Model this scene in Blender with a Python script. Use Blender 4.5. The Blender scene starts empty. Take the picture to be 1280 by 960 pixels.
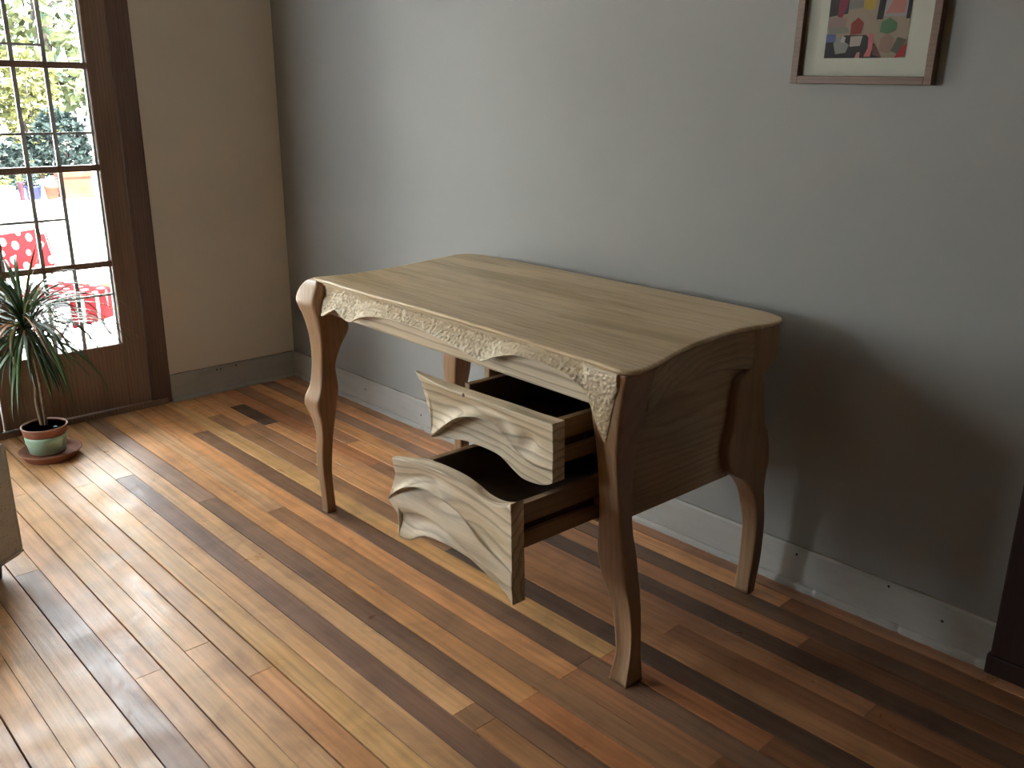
import bpy, bmesh, math, random
from mathutils import Vector, Matrix, noise as mnoise

random.seed(7)
SC = bpy.context.scene
COL = SC.collection

# ------------------------------------------------------------------ camera
F_PX = 1118.92
YAW, PITCH, ROLL = math.radians(46.705), math.radians(17.607), math.radians(0.435)
cam_d = bpy.data.cameras.new('camera')
cam_d.sensor_width = 36.0
cam_d.lens = F_PX / 1280.0 * 36.0
cam_d.clip_start = 0.02
cam_d.clip_end = 200
cam = bpy.data.objects.new('camera', cam_d)
COL.objects.link(cam)
_f0 = Vector((-math.sin(YAW), math.cos(YAW), 0)); _r0 = Vector((math.cos(YAW), math.sin(YAW), 0)); _u0 = Vector((0, 0, 1))
_f = math.cos(PITCH) * _f0 - math.sin(PITCH) * _u0
_u = math.cos(PITCH) * _u0 + math.sin(PITCH) * _f0
_r = math.cos(ROLL) * _r0 + math.sin(ROLL) * _u
_u2 = -math.sin(ROLL) * _r0 + math.cos(ROLL) * _u
_u2 = _f.cross(_r) * -1
M = Matrix((( _r.x, _u2.x, -_f.x, 3.79572), (_r.y, _u2.y, -_f.y, -2.11300), (_r.z, _u2.z, -_f.z, 1.296), (0, 0, 0, 1)))
cam.matrix_world = M
SC.camera = cam

# ------------------------------------------------------------------ sky, sun, exposure
world = bpy.data.worlds.new('hazy_sky')
SC.world = world
world.use_nodes = True
bg = world.node_tree.nodes['Background']
bg.inputs['Color'].default_value = (0.92, 0.98, 1.06, 1)
bg.inputs['Strength'].default_value = 24.0

sun_d = bpy.data.lights.new('sun', 'SUN')
sun_d.energy = 90.0
sun_d.angle = math.radians(3)
sun_d.color = (1.0, 0.93, 0.82)
sun = bpy.data.objects.new('sun', sun_d)
COL.objects.link(sun)
sun.rotation_euler = Vector((-0.50, -0.22, -0.84)).to_track_quat('-Z', 'Y').to_euler()

portal_d = bpy.data.lights.new('garden_door_sky_portal', 'AREA')   # sampling aid only: gives no light itself
portal_d.shape = 'RECTANGLE'
portal_d.size = 1.22
portal_d.size_y = 2.14
portal_d.cycles.is_portal = True
portal = bpy.data.objects.new('garden_door_sky_portal', portal_d)
COL.objects.link(portal)
portal.matrix_world = Matrix(((0, 0, -1, -0.14), (1, 0, 0, -1.297), (0, 1, 0, 1.06), (0, 0, 0, 1)))
portal.rotation_euler = Vector((1, 0, 0)).to_track_quat('-Z', 'Z').to_euler()

portal2_d = bpy.data.lights.new('alcove_window_sky_portal', 'AREA')
portal2_d.shape = 'RECTANGLE'
portal2_d.size = 0.86
portal2_d.size_y = 1.9
portal2_d.cycles.is_portal = True
portal2 = bpy.data.objects.new('alcove_window_sky_portal', portal2_d)
COL.objects.link(portal2)
portal2.location = (-0.48, -4.70, 1.45)
portal2.rotation_euler = Vector((0, 1, 0)).to_track_quat('-Z', 'Z').to_euler()

SC.view_settings.view_transform = 'Standard'
SC.view_settings.look = 'None'
SC.view_settings.gamma = 1.0
SC.view_settings.use_curve_mapping = False
SC.view_settings.exposure = 0.38
SC.cycles.use_denoising = True
SC.cycles.max_bounces = 10
SC.cycles.diffuse_bounces = 6
SC.cycles.transparent_max_bounces = 16
SC.cycles.sample_clamp_indirect = 25.0

# ------------------------------------------------------------------ material helpers
class NB:
    def __init__(self, name):
        self.m = bpy.data.materials.new(name)
        self.m.use_nodes = True
        self.t = self.m.node_tree
        self.b = self.t.nodes['Principled BSDF']
        self.out = self.t.nodes['Material Output']

    def n(self, typ, **kw):
        nd = self.t.nodes.new(typ)
        for k, v in kw.items():
            setattr(nd, k, v)
        return nd

    def l(self, a, b):
        self.t.links.new(a, b)

    def coord(self, scale=(1, 1, 1), loc=(0, 0, 0), rot=(0, 0, 0), space='Object', rand=0.0):
        tc = self.n('ShaderNodeTexCoord')
        mp = self.n('ShaderNodeMapping')
        mp.inputs['Scale'].default_value = scale
        mp.inputs['Location'].default_value = loc
        mp.inputs['Rotation'].default_value = rot
        src = tc.outputs[space]
        if rand:
            oi = self.n('ShaderNodeObjectInfo')
            ml = self.n('ShaderNodeMath', operation='MULTIPLY')
            ml.inputs[1].default_value = rand
            self.l(oi.outputs['Random'], ml.inputs[0])
            ad = self.n('ShaderNodeVectorMath', operation='ADD')
            self.l(src, ad.inputs[0]); self.l(ml.outputs[0], ad.inputs[1])
            src = ad.outputs[0]
        self.l(src, mp.inputs['Vector'])
        return mp.outputs['Vector']

    def noise(self, vec, scale=5, detail=3, rough=0.55, dist=0.0):
        nd = self.n('ShaderNodeTexNoise')
        nd.inputs['Scale'].default_value = scale
        nd.inputs['Detail'].default_value = detail
        nd.inputs['Roughness'].default_value = rough
        nd.inputs['Distortion'].default_value = dist
        self.l(vec, nd.inputs['Vector'])
        return nd.outputs['Fac']

    def ramp(self, fac, stops):
        r = self.n('ShaderNodeValToRGB')
        els = r.color_ramp.elements
        while len(els) > len(stops):
            els.remove(els[-1])
        while len(els) < len(stops):
            els.new(0.5)
        for e, (p, c) in zip(els, stops):
            e.position = p
            e.color = c if len(c) == 4 else (*c, 1)
        self.l(fac, r.inputs['Fac'])
        return r.outputs['Color']

    def mix(self, fac, a, b, mode='MIX'):
        mx = self.n('ShaderNodeMix', data_type='RGBA', blend_type=mode)
        for sock, v in ((0, fac), (6, a), (7, b)):
            if isinstance(v, (int, float)):
                mx.inputs[sock].default_value = v
            elif isinstance(v, tuple):
                mx.inputs[sock].default_value = v if len(v) == 4 else (*v, 1)
            else:
                self.l(v, mx.inputs[sock])
        return mx.outputs[2]

    def base(self, v):
        if isinstance(v, tuple):
            self.b.inputs['Base Color'].default_value = (*v[:3], 1)
        else:
            self.l(v, self.b.inputs['Base Color'])

    def rough(self, v):
        if isinstance(v, (int, float)):
            self.b.inputs['Roughness'].default_value = v
        else:
            self.l(v, self.b.inputs['Roughness'])

    def bump(self, h, strength=0.2, dist=0.01):
        bp = self.n('ShaderNodeBump')
        bp.inputs['Strength'].default_value = strength
        bp.inputs['Distance'].default_value = dist
        self.l(h, bp.inputs['Height'])
        self.l(bp.outputs['Normal'], self.b.inputs['Normal'])

    def spec(self, v):
        self.b.inputs['Specular IOR Level'].default_value = v


def plain(name, c, rough=0.6, var=0.12, scale=8, bump=0.0, spec=0.4):
    k = NB(name)
    f = k.noise(k.coord(), scale, 4)
    d = tuple(x * (1 - var) for x in c); u = tuple(min(1, x * (1 + var)) for x in c)
    k.base(k.ramp(f, [(0.3, d), (0.7, u)]))
    k.rough(rough)
    k.spec(spec)
    if bump:
        k.bump(k.noise(k.coord(), scale * 6, 3), bump, 0.004)
    return k.m


def wood(name, light, dark, axis='X', centre=(0, 0.2, 0.5), rings=22.0, dist=3.0, rough=0.45, contrast=0.6, tint=None, spec=0.35, pscale=(1.3, 7.0)):
    """sawn wood: growth rings round an axis, fibres along it"""
    k = NB(name)
    loc = [-centre[0], -centre[1], -centre[2]]
    sc = [1, 1, 1]
    st = {'X': 0, 'Y': 1, 'Z': 2}[axis]
    sc[st] = 0.16
    tc = k.n('ShaderNodeTexCoord')
    ad = k.n('ShaderNodeVectorMath', operation='ADD'); ad.inputs[1].default_value = loc
    k.l(tc.outputs['Object'], ad.inputs[0])
    ml = k.n('ShaderNodeVectorMath', operation='MULTIPLY'); ml.inputs[1].default_value = sc
    k.l(ad.outputs[0], ml.inputs[0])
    v = ml.outputs[0]
    wv = k.n('ShaderNodeTexWave', wave_type='RINGS', rings_direction=axis, wave_profile='SAW')
    wv.inputs['Scale'].default_value = rings
    wv.inputs['Distortion'].default_value = dist
    wv.inputs['Detail'].default_value = 2.0
    wv.inputs['Detail Scale'].default_value = 1.3
    wv.inputs['Detail Roughness'].default_value = 0.5
    k.l(v, wv.inputs['Vector'])
    ringf = k.ramp(wv.outputs['Fac'], [(0.0, (0, 0, 0)), (0.55, (0.12, 0.12, 0.12)), (0.86, (0.9, 0.9, 0.9)), (1.0, (0.25, 0.25, 0.25))])
    fs = [150.0, 150.0, 150.0]; fs[st] = 5.0
    fib = k.noise(k.coord(tuple(fs)), 1.0, 3, 0.6)
    ps = [pscale[1]] * 3; ps[st] = pscale[0]
    patch = k.noise(k.coord(tuple(ps)), 1.0, 3, 0.6)
    mm = k.n('ShaderNodeMath', operation='MULTIPLY'); mm.inputs[1].default_value = contrast
    k.l(ringf, mm.inputs[0])
    col = k.mix(mm.outputs[0], light, dark)
    col = k.mix(0.8, col, k.ramp(fib, [(0.3, (0.80, 0.79, 0.77)), (0.6, (1.0, 1.0, 1.0))]), 'MULTIPLY')
    t2 = tint or (0.80, 0.76, 0.62)
    col = k.mix(1.0, col, k.ramp(patch, [(0.34, t2), (0.56, (1, 1, 1))]), 'MULTIPLY')
    k.base(col)
    k.rough(rough)
    k.spec(spec)
    k.bump(fib, 0.12, 0.002)
    return k.m


MAT = {}
ASH_L = (0.56, 0.43, 0.285); ASH_D = (0.28, 0.185, 0.11)
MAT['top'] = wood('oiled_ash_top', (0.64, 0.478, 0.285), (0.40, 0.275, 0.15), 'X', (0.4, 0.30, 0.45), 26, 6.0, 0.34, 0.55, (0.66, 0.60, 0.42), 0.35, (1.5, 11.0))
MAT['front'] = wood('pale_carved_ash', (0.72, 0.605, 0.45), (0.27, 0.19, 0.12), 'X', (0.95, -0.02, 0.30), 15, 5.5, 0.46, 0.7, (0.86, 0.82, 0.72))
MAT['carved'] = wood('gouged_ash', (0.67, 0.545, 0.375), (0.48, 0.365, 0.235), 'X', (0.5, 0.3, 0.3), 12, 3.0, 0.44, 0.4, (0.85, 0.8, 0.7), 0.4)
def add_gouge_bump(m):
    t = m.node_tree
    old = [n for n in t.nodes if n.type == 'BUMP'][0]
    tc = t.nodes.new('ShaderNodeTexCoord'); mp = t.nodes.new('ShaderNodeMapping'); mp.inputs['Scale'].default_value = (115, 115, 135)
    vo = t.nodes.new('ShaderNodeTexVoronoi'); vo.feature = 'SMOOTH_F1'; vo.inputs['Scale'].default_value = 1.0; vo.inputs['Smoothness'].default_value = 0.3
    bp = t.nodes.new('ShaderNodeBump'); bp.inputs['Strength'].default_value = 0.5; bp.inputs['Distance'].default_value = 0.005
    t.links.new(tc.outputs['Object'], mp.inputs['Vector']); t.links.new(mp.outputs['Vector'], vo.inputs['Vector'])
    t.links.new(vo.outputs['Distance'], bp.inputs['Height']); t.links.new(old.outputs['Normal'], bp.inputs['Normal'])
    t.links.new(bp.outputs['Normal'], t.nodes['Principled BSDF'].inputs['Normal'])
add_gouge_bump(MAT['carved'])
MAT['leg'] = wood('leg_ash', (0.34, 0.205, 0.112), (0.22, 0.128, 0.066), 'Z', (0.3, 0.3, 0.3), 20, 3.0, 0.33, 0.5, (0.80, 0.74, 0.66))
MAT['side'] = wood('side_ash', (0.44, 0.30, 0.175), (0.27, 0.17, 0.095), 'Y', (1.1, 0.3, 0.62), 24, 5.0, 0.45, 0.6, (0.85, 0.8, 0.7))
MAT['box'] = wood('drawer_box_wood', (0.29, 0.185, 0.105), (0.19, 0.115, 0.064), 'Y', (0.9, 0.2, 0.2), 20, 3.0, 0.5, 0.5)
MAT['shade_skin'] = plain('drawer_shade_brown', (0.11, 0.068, 0.045), 0.85, 0.15, 30)  # dark brown stands in for shade inside drawers and their side grooves
MAT['knot'] = plain('dark_knot', (0.05, 0.025, 0.015), 0.6)

# floor: tone comes from each board's object colour; far-right boards also hold light falloff
k = NB('varnished_floorboard')
oi = k.n('ShaderNodeObjectInfo')
fib = k.noise(k.coord((2.2, 55, 55), rand=37.0), 1.0, 4, 0.62)
pat = k.noise(k.coord((1.5, 11, 11), rand=91.0), 1.0, 3, 0.55, 0.2)
c = k.mix(1.0, oi.outputs['Color'], k.ramp(fib, [(0.28, (0.66, 0.62, 0.58)), (0.62, (1.06, 1.05, 1.04))]), 'MULTIPLY')
c = k.mix(1.0, c, k.ramp(pat, [(0.25, (0.74, 0.72, 0.71)), (0.5, (1, 1, 1)), (0.75, (1.14, 1.09, 1.02))]), 'MULTIPLY')
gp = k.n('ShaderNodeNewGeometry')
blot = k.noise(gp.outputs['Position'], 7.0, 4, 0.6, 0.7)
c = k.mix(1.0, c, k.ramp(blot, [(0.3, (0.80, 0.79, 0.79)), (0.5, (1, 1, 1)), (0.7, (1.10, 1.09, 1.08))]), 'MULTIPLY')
k.base(c)
wr = k.noise(k.coord((1, 1, 1), space='Generated', rand=13.0), 2.3, 4, 0.65)
tcw = k.n('ShaderNodeNewGeometry')
wr2 = k.noise(tcw.outputs['Position'], 9.0, 5, 0.65, 0.6)
mth = k.n('ShaderNodeMapRange'); mth.inputs['From Min'].default_value = 0.3; mth.inputs['From Max'].default_value = 0.7
mth.inputs['To Min'].default_value = 0.26; mth.inputs['To Max'].default_value = 0.56
k.l(wr2, mth.inputs['Value'])
k.rough(mth.outputs['Result'])
k.spec(0.5)
hmix = k.n('ShaderNodeMath', operation='ADD'); k.l(fib, hmix.inputs[0]); k.l(wr2, hmix.inputs[1])
k.bump(hmix.outputs[0], 0.22, 0.005)
MAT['floor'] = k.m
MAT['subfloor'] = plain('dark_gap_dirt', (0.018, 0.012, 0.009), 0.95)

# wall paint
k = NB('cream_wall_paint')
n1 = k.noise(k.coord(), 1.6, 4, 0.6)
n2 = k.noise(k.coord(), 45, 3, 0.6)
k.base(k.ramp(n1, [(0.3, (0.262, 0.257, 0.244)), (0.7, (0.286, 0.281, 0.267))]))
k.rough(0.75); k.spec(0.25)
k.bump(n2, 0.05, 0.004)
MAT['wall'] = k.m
k = NB('side_wall_paint_bounce_lit')  # lighter, warmer copy of the wall paint: floor bounce put into colour
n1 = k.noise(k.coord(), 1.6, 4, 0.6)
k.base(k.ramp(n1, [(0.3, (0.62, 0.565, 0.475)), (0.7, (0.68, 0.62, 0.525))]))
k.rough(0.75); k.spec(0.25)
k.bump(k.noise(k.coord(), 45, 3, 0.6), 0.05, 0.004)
MAT['wall_bounce'] = k.m
k = NB('scuffed_baseboard_paint')
n1 = k.noise(k.coord((3, 3, 10)), 2.0, 5, 0.65)
n3 = k.noise(k.coord((6, 6, 30)), 3.0, 3, 0.6)
c = k.ramp(n1, [(0.25, (0.335, 0.32, 0.285)), (0.55, (0.385, 0.375, 0.348))])
c = k.mix(k.ramp(n3, [(0.68, (0, 0, 0)), (0.76, (0.3, 0.3, 0.3))]), c, (0.33, 0.28, 0.21))
k.base(c); k.rough(0.55)
MAT['skirt'] = k.m
MAT['ceiling'] = plain('ceiling_paint', (0.62, 0.60, 0.56), 0.85)
MAT['gap'] = plain('crack_dirt', (0.24, 0.205, 0.16), 0.9, 0.5, 9)
MAT['doorwood'] = wood('dark_stained_door_wood', (0.27, 0.175, 0.122), (0.18, 0.112, 0.076), 'Z', (0.2, -0.5, 0.2), 24, 3.0, 0.42, 0.6, (0.8, 0.75, 0.7))
MAT['casing'] = wood('red_brown_casing_wood', (0.165, 0.100, 0.076), (0.11, 0.065, 0.049), 'Z', (0.1, -0.4, 0.2), 24, 3.0, 0.45, 0.6, (0.8, 0.75, 0.7))
MAT['unseen_dark'] = wood('unseen_wall_dark_brown', (0.10, 0.065, 0.042), (0.06, 0.04, 0.025), 'Z', (3.1, 0.2, 0.2), 10, 3.0, 0.5, 0.6)  # invented dark finish on the unseen walls, to cut bounce light
MAT['darkcasing'] = wood('near_black_casing_wood', (0.035, 0.016, 0.012), (0.02, 0.009, 0.007), 'Z', (3.1, 0.2, 0.2), 24, 3.0, 0.5, 0.6)
MAT['lead'] = plain('leaded_came', (0.40, 0.42, 0.43), 0.45)
MAT['bead'] = plain('putty_bead', (0.42, 0.47, 0.46), 0.6)

k = NB('window_glass')
k.t.nodes.remove(k.b)
tr = k.n('ShaderNodeBsdfTransparent'); tr.inputs['Color'].default_value = (0.965, 0.985, 0.975, 1)
gl = k.n('ShaderNodeBsdfGlossy'); gl.inputs['Roughness'].default_value = 0.02
fr = k.n('ShaderNodeFresnel'); fr.inputs['IOR'].default_value = 1.3
ms = k.n('ShaderNodeMixShader')
k.l(fr.outputs[0], ms.inputs[0]); k.l(tr.outputs[0], ms.inputs[1]); k.l(gl.outputs[0], ms.inputs[2])
k.l(ms.outputs[0], k.out.inputs['Surface'])
MAT['glass'] = k.m

k = NB('linen_upholstery')
w1 = k.noise(k.coord((260, 260, 40)), 1.0, 2); w2 = k.noise(k.coord((40, 40, 260)), 1.0, 2)
ms = k.n('ShaderNodeMath', operation='ADD'); k.l(w1, ms.inputs[0]); k.l(w2, ms.inputs[1])
k.base(k.ramp(ms.outputs[0], [(0.75, (0.33, 0.30, 0.25)), (1.25, (0.46, 0.43, 0.37))])); k.rough(0.95); k.spec(0.15)
k.bump(ms.outputs[0], 0.3, 0.003)
MAT['linen'] = k.m

MAT['terra'] = plain('terracotta', (0.30, 0.125, 0.075), 0.7, 0.2, 20)
MAT['terra_lit'] = plain('pale_terracotta', (0.075, 0.026, 0.017), 0.8, 0.25, 12, 0.0, 0.06)
MAT['rim'] = plain('worn_pot_rim', (0.42, 0.25, 0.19), 0.6, 0.2, 30)
MAT['green_band'] = plain('mint_green_band', (0.36, 0.54, 0.40), 0.55, 0.1, 25)
MAT['soil'] = plain('potting_soil', (0.03, 0.022, 0.018), 0.95, 0.5, 60, 0.8)
MAT['stem'] = plain('plant_stem', (0.20, 0.14, 0.085), 0.8, 0.35, 60, 0.5)
MAT['pebble'] = plain('pale_blue_pebble', (0.35, 0.55, 0.62), 0.4)
for nm, cc in (('leaf_dark', (0.045, 0.085, 0.035)), ('leaf_mid', (0.085, 0.15, 0.045)), ('leaf_olive', (0.17, 0.17, 0.05)), ('leaf_rust', (0.28, 0.12, 0.04))):
    MAT[nm] = plain(nm, cc, 0.42, 0.25, 14)


def foliage_mat(name, c, rough=0.6):
    k = NB(name)
    oi = k.noise(k.coord(), 3.0, 3)
    k.base(k.ramp(oi, [(0.3, tuple(x * 0.6 for x in c)), (0.7, tuple(min(1, x * 1.3) for x in c))]))
    k.rough(rough)
    k.spec(0.06)
    return k.m


MAT['bush_dark'] = foliage_mat('dark_evergreen_leaves', (0.011, 0.017, 0.016))
MAT['bush_lime'] = foliage_mat('lime_leaves', (0.075, 0.075, 0.026))
MAT['bush_green'] = foliage_mat('garden_leaves', (0.022, 0.034, 0.022))
MAT['bark'] = plain('bark', (0.03, 0.022, 0.017), 0.9, 0.3, 30)
MAT['patio'] = plain('pale_concrete', (0.55, 0.53, 0.52), 0.85, 0.06, 3)
MAT['gardenwall'] = plain('whitewashed_wall', (0.42, 0.41, 0.39), 0.85, 0.08, 3)
MAT['white_pot'] = plain('white_glaze', (0.52, 0.52, 0.50), 0.4)
MAT['blue_pot'] = plain('blue_glaze', (0.016, 0.019, 0.055), 0.3, 0.2, 10, 0.0, 0.06)
MAT['plum_pot'] = plain('plum_glaze', (0.03, 0.012, 0.018), 0.6, 0.12, 8, 0.0, 0.06)
MAT['steel'] = plain('pale_tube_metal', (0.035, 0.032, 0.034), 0.4)
MAT['petal'] = plain('white_petals', (0.6, 0.6, 0.52), 0.7)
k = NB('red_polka_dot_cloth')
vo = k.n('ShaderNodeTexVoronoi', feature='F1', distance='EUCLIDEAN'); vo.inputs['Scale'].default_value = 12.0; vo.inputs['Randomness'].default_value = 0.25
k.l(k.coord((1, 1, 0.02), rot=(0, 0, 0.5)), vo.inputs['Vector'])
k.base(k.ramp(vo.outputs['Distance'], [(0.0, (0.30, 0.28, 0.27)), (0.27, (0.30, 0.28, 0.27)), (0.30, (0.055, 0.0022, 0.0032)), (1.0, (0.055, 0.0022, 0.0032))])); k.rough(0.85)
k.spec(0.05)
MAT['dots'] = k.m
MAT['frame'] = wood('brown_frame_wood', (0.155, 0.088, 0.052), (0.10, 0.055, 0.033), 'X', (2.7, 0.1, 1.3), 30, 2.0, 0.45, 0.5)
MAT['mat'] = plain('cream_mat_board', (0.39, 0.39, 0.325), 0.9, 0.03, 10)
MAT['nail'] = plain('dark_nail_hole', (0.03, 0.025, 0.02), 0.9)

# ------------------------------------------------------------------ mesh helpers
def mk(name, verts, faces, mat=None, parent=None, smooth=False, mats=None, fmats=None):
    me = bpy.data.meshes.new(name)
    me.from_pydata([tuple(v) for v in verts], [], faces)
    if mats:
        for m in mats:
            me.materials.append(m)
        if fmats:
            me.polygons.foreach_set('material_index', fmats)
    elif mat:
        me.materials.append(mat)
    if smooth is True:
        me.polygons.foreach_set('use_smooth', [True] * len(me.polygons))
    elif smooth:
        me.polygons.foreach_set('use_smooth', smooth)
    me.validate()
    me.update()
    bm = bmesh.new(); bm.from_mesh(me); bmesh.ops.recalc_face_normals(bm, faces=bm.faces); bm.to_mesh(me); bm.free()
    o = bpy.data.objects.new(name, me)
    COL.objects.link(o)
    if parent:
        o.parent = parent
    return o


def empty(name, loc=(0, 0, 0), rz=0.0, parent=None):
    o = bpy.data.objects.new(name, None)
    o.empty_display_size = 0.1
    o.location = loc
    o.rotation_euler = (0, 0, rz)
    COL.objects.link(o)
    if parent:
        o.parent = parent
    return o


def tag(o, label, cat, group=None, kind=None):
    o['label'] = label
    o['category'] = cat
    if group:
        o['group'] = group
    if kind:
        o['kind'] = kind
    return o


def structure(o):
    o['kind'] = 'structure'
    return o


class Geo:
    def __init__(s):
        s.v = []; s.f = []

    def add(s, vs, fs):
        b = len(s.v)
        s.v += [tuple(v) for v in vs]
        s.f += [tuple(i + b for i in f) for f in fs]
        return s

    def box(s, x0, x1, y0, y1, z0, z1, ch=0.0):
        if ch <= 0:
            vs = [(x, y, z) for z in (z0, z1) for y in (y0, y1) for x in (x0, x1)]
            fs = [(0, 1, 3, 2), (4, 6, 7, 5), (0, 4, 5, 1), (2, 3, 7, 6), (0, 2, 6, 4), (1, 5, 7, 3)]
            return s.add(vs, fs)
        bm = bmesh.new()
        bmesh.ops.create_cube(bm, size=1)
        for v in bm.verts:
            v.co = Vector((x0 + (v.co.x + .5) * (x1 - x0), y0 + (v.co.y + .5) * (y1 - y0), z0 + (v.co.z + .5) * (z1 - z0)))
        bmesh.ops.bevel(bm, geom=bm.edges[:], offset=ch, segments=2, affect='EDGES', profile=0.6)
        bm.verts.index_update()
        s.add([v.co[:] for v in bm.verts], [[v.index for v in f.verts] for f in bm.faces])
        bm.free()
        return s

    def rings(s, rings, cap0=True, cap1=True, close=True):
        n = len(rings[0])
        vs = [p for r in rings for p in r]
        fs = []
        for i in range(len(rings) - 1):
            for j in range(n if close else n - 1):
                a = i * n + j; b = i * n + (j + 1) % n
                fs.append((a, b, b + n, a + n))
        if cap0:
            fs.append(tuple(range(n - 1, -1, -1)))
        if cap1:
            fs.append(tuple((len(rings) - 1) * n + j for j in range(n)))
        return s.add(vs, fs)

    def lathe(s, prof, cx=0, cy=0, n=32):
        rs = [[(cx + r * math.cos(2 * math.pi * j / n), cy + r * math.sin(2 * math.pi * j / n), z) for j in range(n)] for r, z in prof]
        return s.rings(rs)

    def tube(s, pts, r, n=8):
        pts = [Vector(p) for p in pts]
        rs = []
        rad = r if isinstance(r, (list, tuple)) else [r] * len(pts)
        up = Vector((0.13, 0.21, 0.97)).normalized()
        for i, p in enumerate(pts):
            t = (pts[min(i + 1, len(pts) - 1)] - pts[max(i - 1, 0)]).normalized()
            a = t.cross(up)
            if a.length < 1e-3:
                a = t.cross(Vector((1, 0, 0)))
            a.normalize(); b = t.cross(a)
            rs.append([p + rad[i] * (a * math.cos(2 * math.pi * j / n) + b * math.sin(2 * math.pi * j / n)) for j in range(n)])
        return s.rings(rs)

    def make(s, name, mat, parent=None, smooth=False):
        return mk(name, s.v, s.f, mat, parent, smooth)


def bbox(name, x0, x1, y0, y1, z0, z1, mat, parent=None, ch=0.0):
    return Geo().box(x0, x1, y0, y1, z0, z1, ch).make(name, mat, parent)


def interp(tab, x):
    """piecewise cubic (monotone-ish Catmull-Rom) through (x, y...) rows"""
    n = len(tab)
    if x <= tab[0][0]:
        return tab[0][1:]
    if x >= tab[-1][0]:
        return tab[-1][1:]
    for i in range(n - 1):
        if tab[i][0] <= x <= tab[i + 1][0]:
            break
    x0, x1 = tab[i][0], tab[i + 1][0]
    t = (x - x0) / (x1 - x0)
    out = []
    for q in range(1, len(tab[0])):
        y0, y1 = tab[i][q], tab[i + 1][q]
        m0 = (y1 - tab[i - 1][q]) / (x1 - tab[i - 1][0]) if i > 0 else (y1 - y0) / (x1 - x0)
        m1 = (tab[i + 2][q] - y0) / (tab[i + 2][0] - x0) if i + 2 < n else (y1 - y0) / (x1 - x0)
        h = x1 - x0
        out.append((2 * t**3 - 3 * t**2 + 1) * y0 + (t**3 - 2 * t**2 + t) * h * m0 + (-2 * t**3 + 3 * t**2) * y1 + (t**3 - t**2) * h * m1)
    return tuple(out)


def curve(pts, r):
    """point at fraction r (0..1) of a polyline, by arc length, smoothed"""
    d = [0.0]
    for a, b in zip(pts, pts[1:]):
        d.append(d[-1] + math.dist(a, b))
    tab = [(dd / d[-1], *p) for dd, p in zip(d, pts)]
    return interp(tab, r)


def fbm(x, y, z, o=3):
    return mnoise.fractal(Vector((x, y, z)), 0.6, 2.0, o)

# ================================================================== ROOM
CEIL = 2.70
XR, YF = 6.2, -4.6
floor = bbox('floor', -0.02, XR, YF, 0.02, -0.06, -0.012, MAT['subfloor'])
structure(floor)
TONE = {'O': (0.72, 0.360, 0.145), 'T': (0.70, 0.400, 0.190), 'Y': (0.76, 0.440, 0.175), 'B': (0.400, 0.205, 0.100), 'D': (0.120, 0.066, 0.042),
        'M': (0.400, 0.235, 0.145), 'R': (0.55, 0.230, 0.095), 'OB': (0.44, 0.215, 0.095), 'DB': (0.17, 0.092, 0.052), 'BR': (0.270, 0.150, 0.088), 'RB': (0.26, 0.112, 0.050), 'G': (0.46, 0.31, 0.18), 'W': (0.66, 0.43, 0.24)}  # RB paints light falloff and leg shadow into the far-right boards
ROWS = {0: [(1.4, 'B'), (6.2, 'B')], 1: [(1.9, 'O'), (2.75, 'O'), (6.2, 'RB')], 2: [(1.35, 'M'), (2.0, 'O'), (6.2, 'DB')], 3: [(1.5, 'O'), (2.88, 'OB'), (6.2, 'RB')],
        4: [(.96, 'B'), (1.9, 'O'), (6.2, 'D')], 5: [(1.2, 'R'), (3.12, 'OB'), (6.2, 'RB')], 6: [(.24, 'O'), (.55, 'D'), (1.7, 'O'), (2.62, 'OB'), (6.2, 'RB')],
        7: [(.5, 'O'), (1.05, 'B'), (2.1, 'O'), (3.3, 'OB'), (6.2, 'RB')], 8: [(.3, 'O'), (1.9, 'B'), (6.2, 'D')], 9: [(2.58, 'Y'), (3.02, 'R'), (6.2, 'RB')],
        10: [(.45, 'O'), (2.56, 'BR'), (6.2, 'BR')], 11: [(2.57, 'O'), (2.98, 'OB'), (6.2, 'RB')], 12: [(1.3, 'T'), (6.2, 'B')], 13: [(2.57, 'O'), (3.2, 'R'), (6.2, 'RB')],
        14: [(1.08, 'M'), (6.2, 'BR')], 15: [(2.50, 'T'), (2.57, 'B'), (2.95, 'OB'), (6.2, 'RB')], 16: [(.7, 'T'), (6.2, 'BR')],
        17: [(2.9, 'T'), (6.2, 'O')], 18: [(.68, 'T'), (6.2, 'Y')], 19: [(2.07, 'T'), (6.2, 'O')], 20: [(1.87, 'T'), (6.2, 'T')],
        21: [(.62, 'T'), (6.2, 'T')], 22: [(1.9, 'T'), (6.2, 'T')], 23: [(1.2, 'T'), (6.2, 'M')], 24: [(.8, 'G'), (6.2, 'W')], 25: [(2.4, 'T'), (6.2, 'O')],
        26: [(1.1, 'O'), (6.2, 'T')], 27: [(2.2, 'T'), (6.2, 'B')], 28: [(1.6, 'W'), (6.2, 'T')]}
PITCH_B = 0.0665
rb = random.Random(5)
gaps = [rb.uniform(0.0006, 0.0022) for _ in range(72)]
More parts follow.
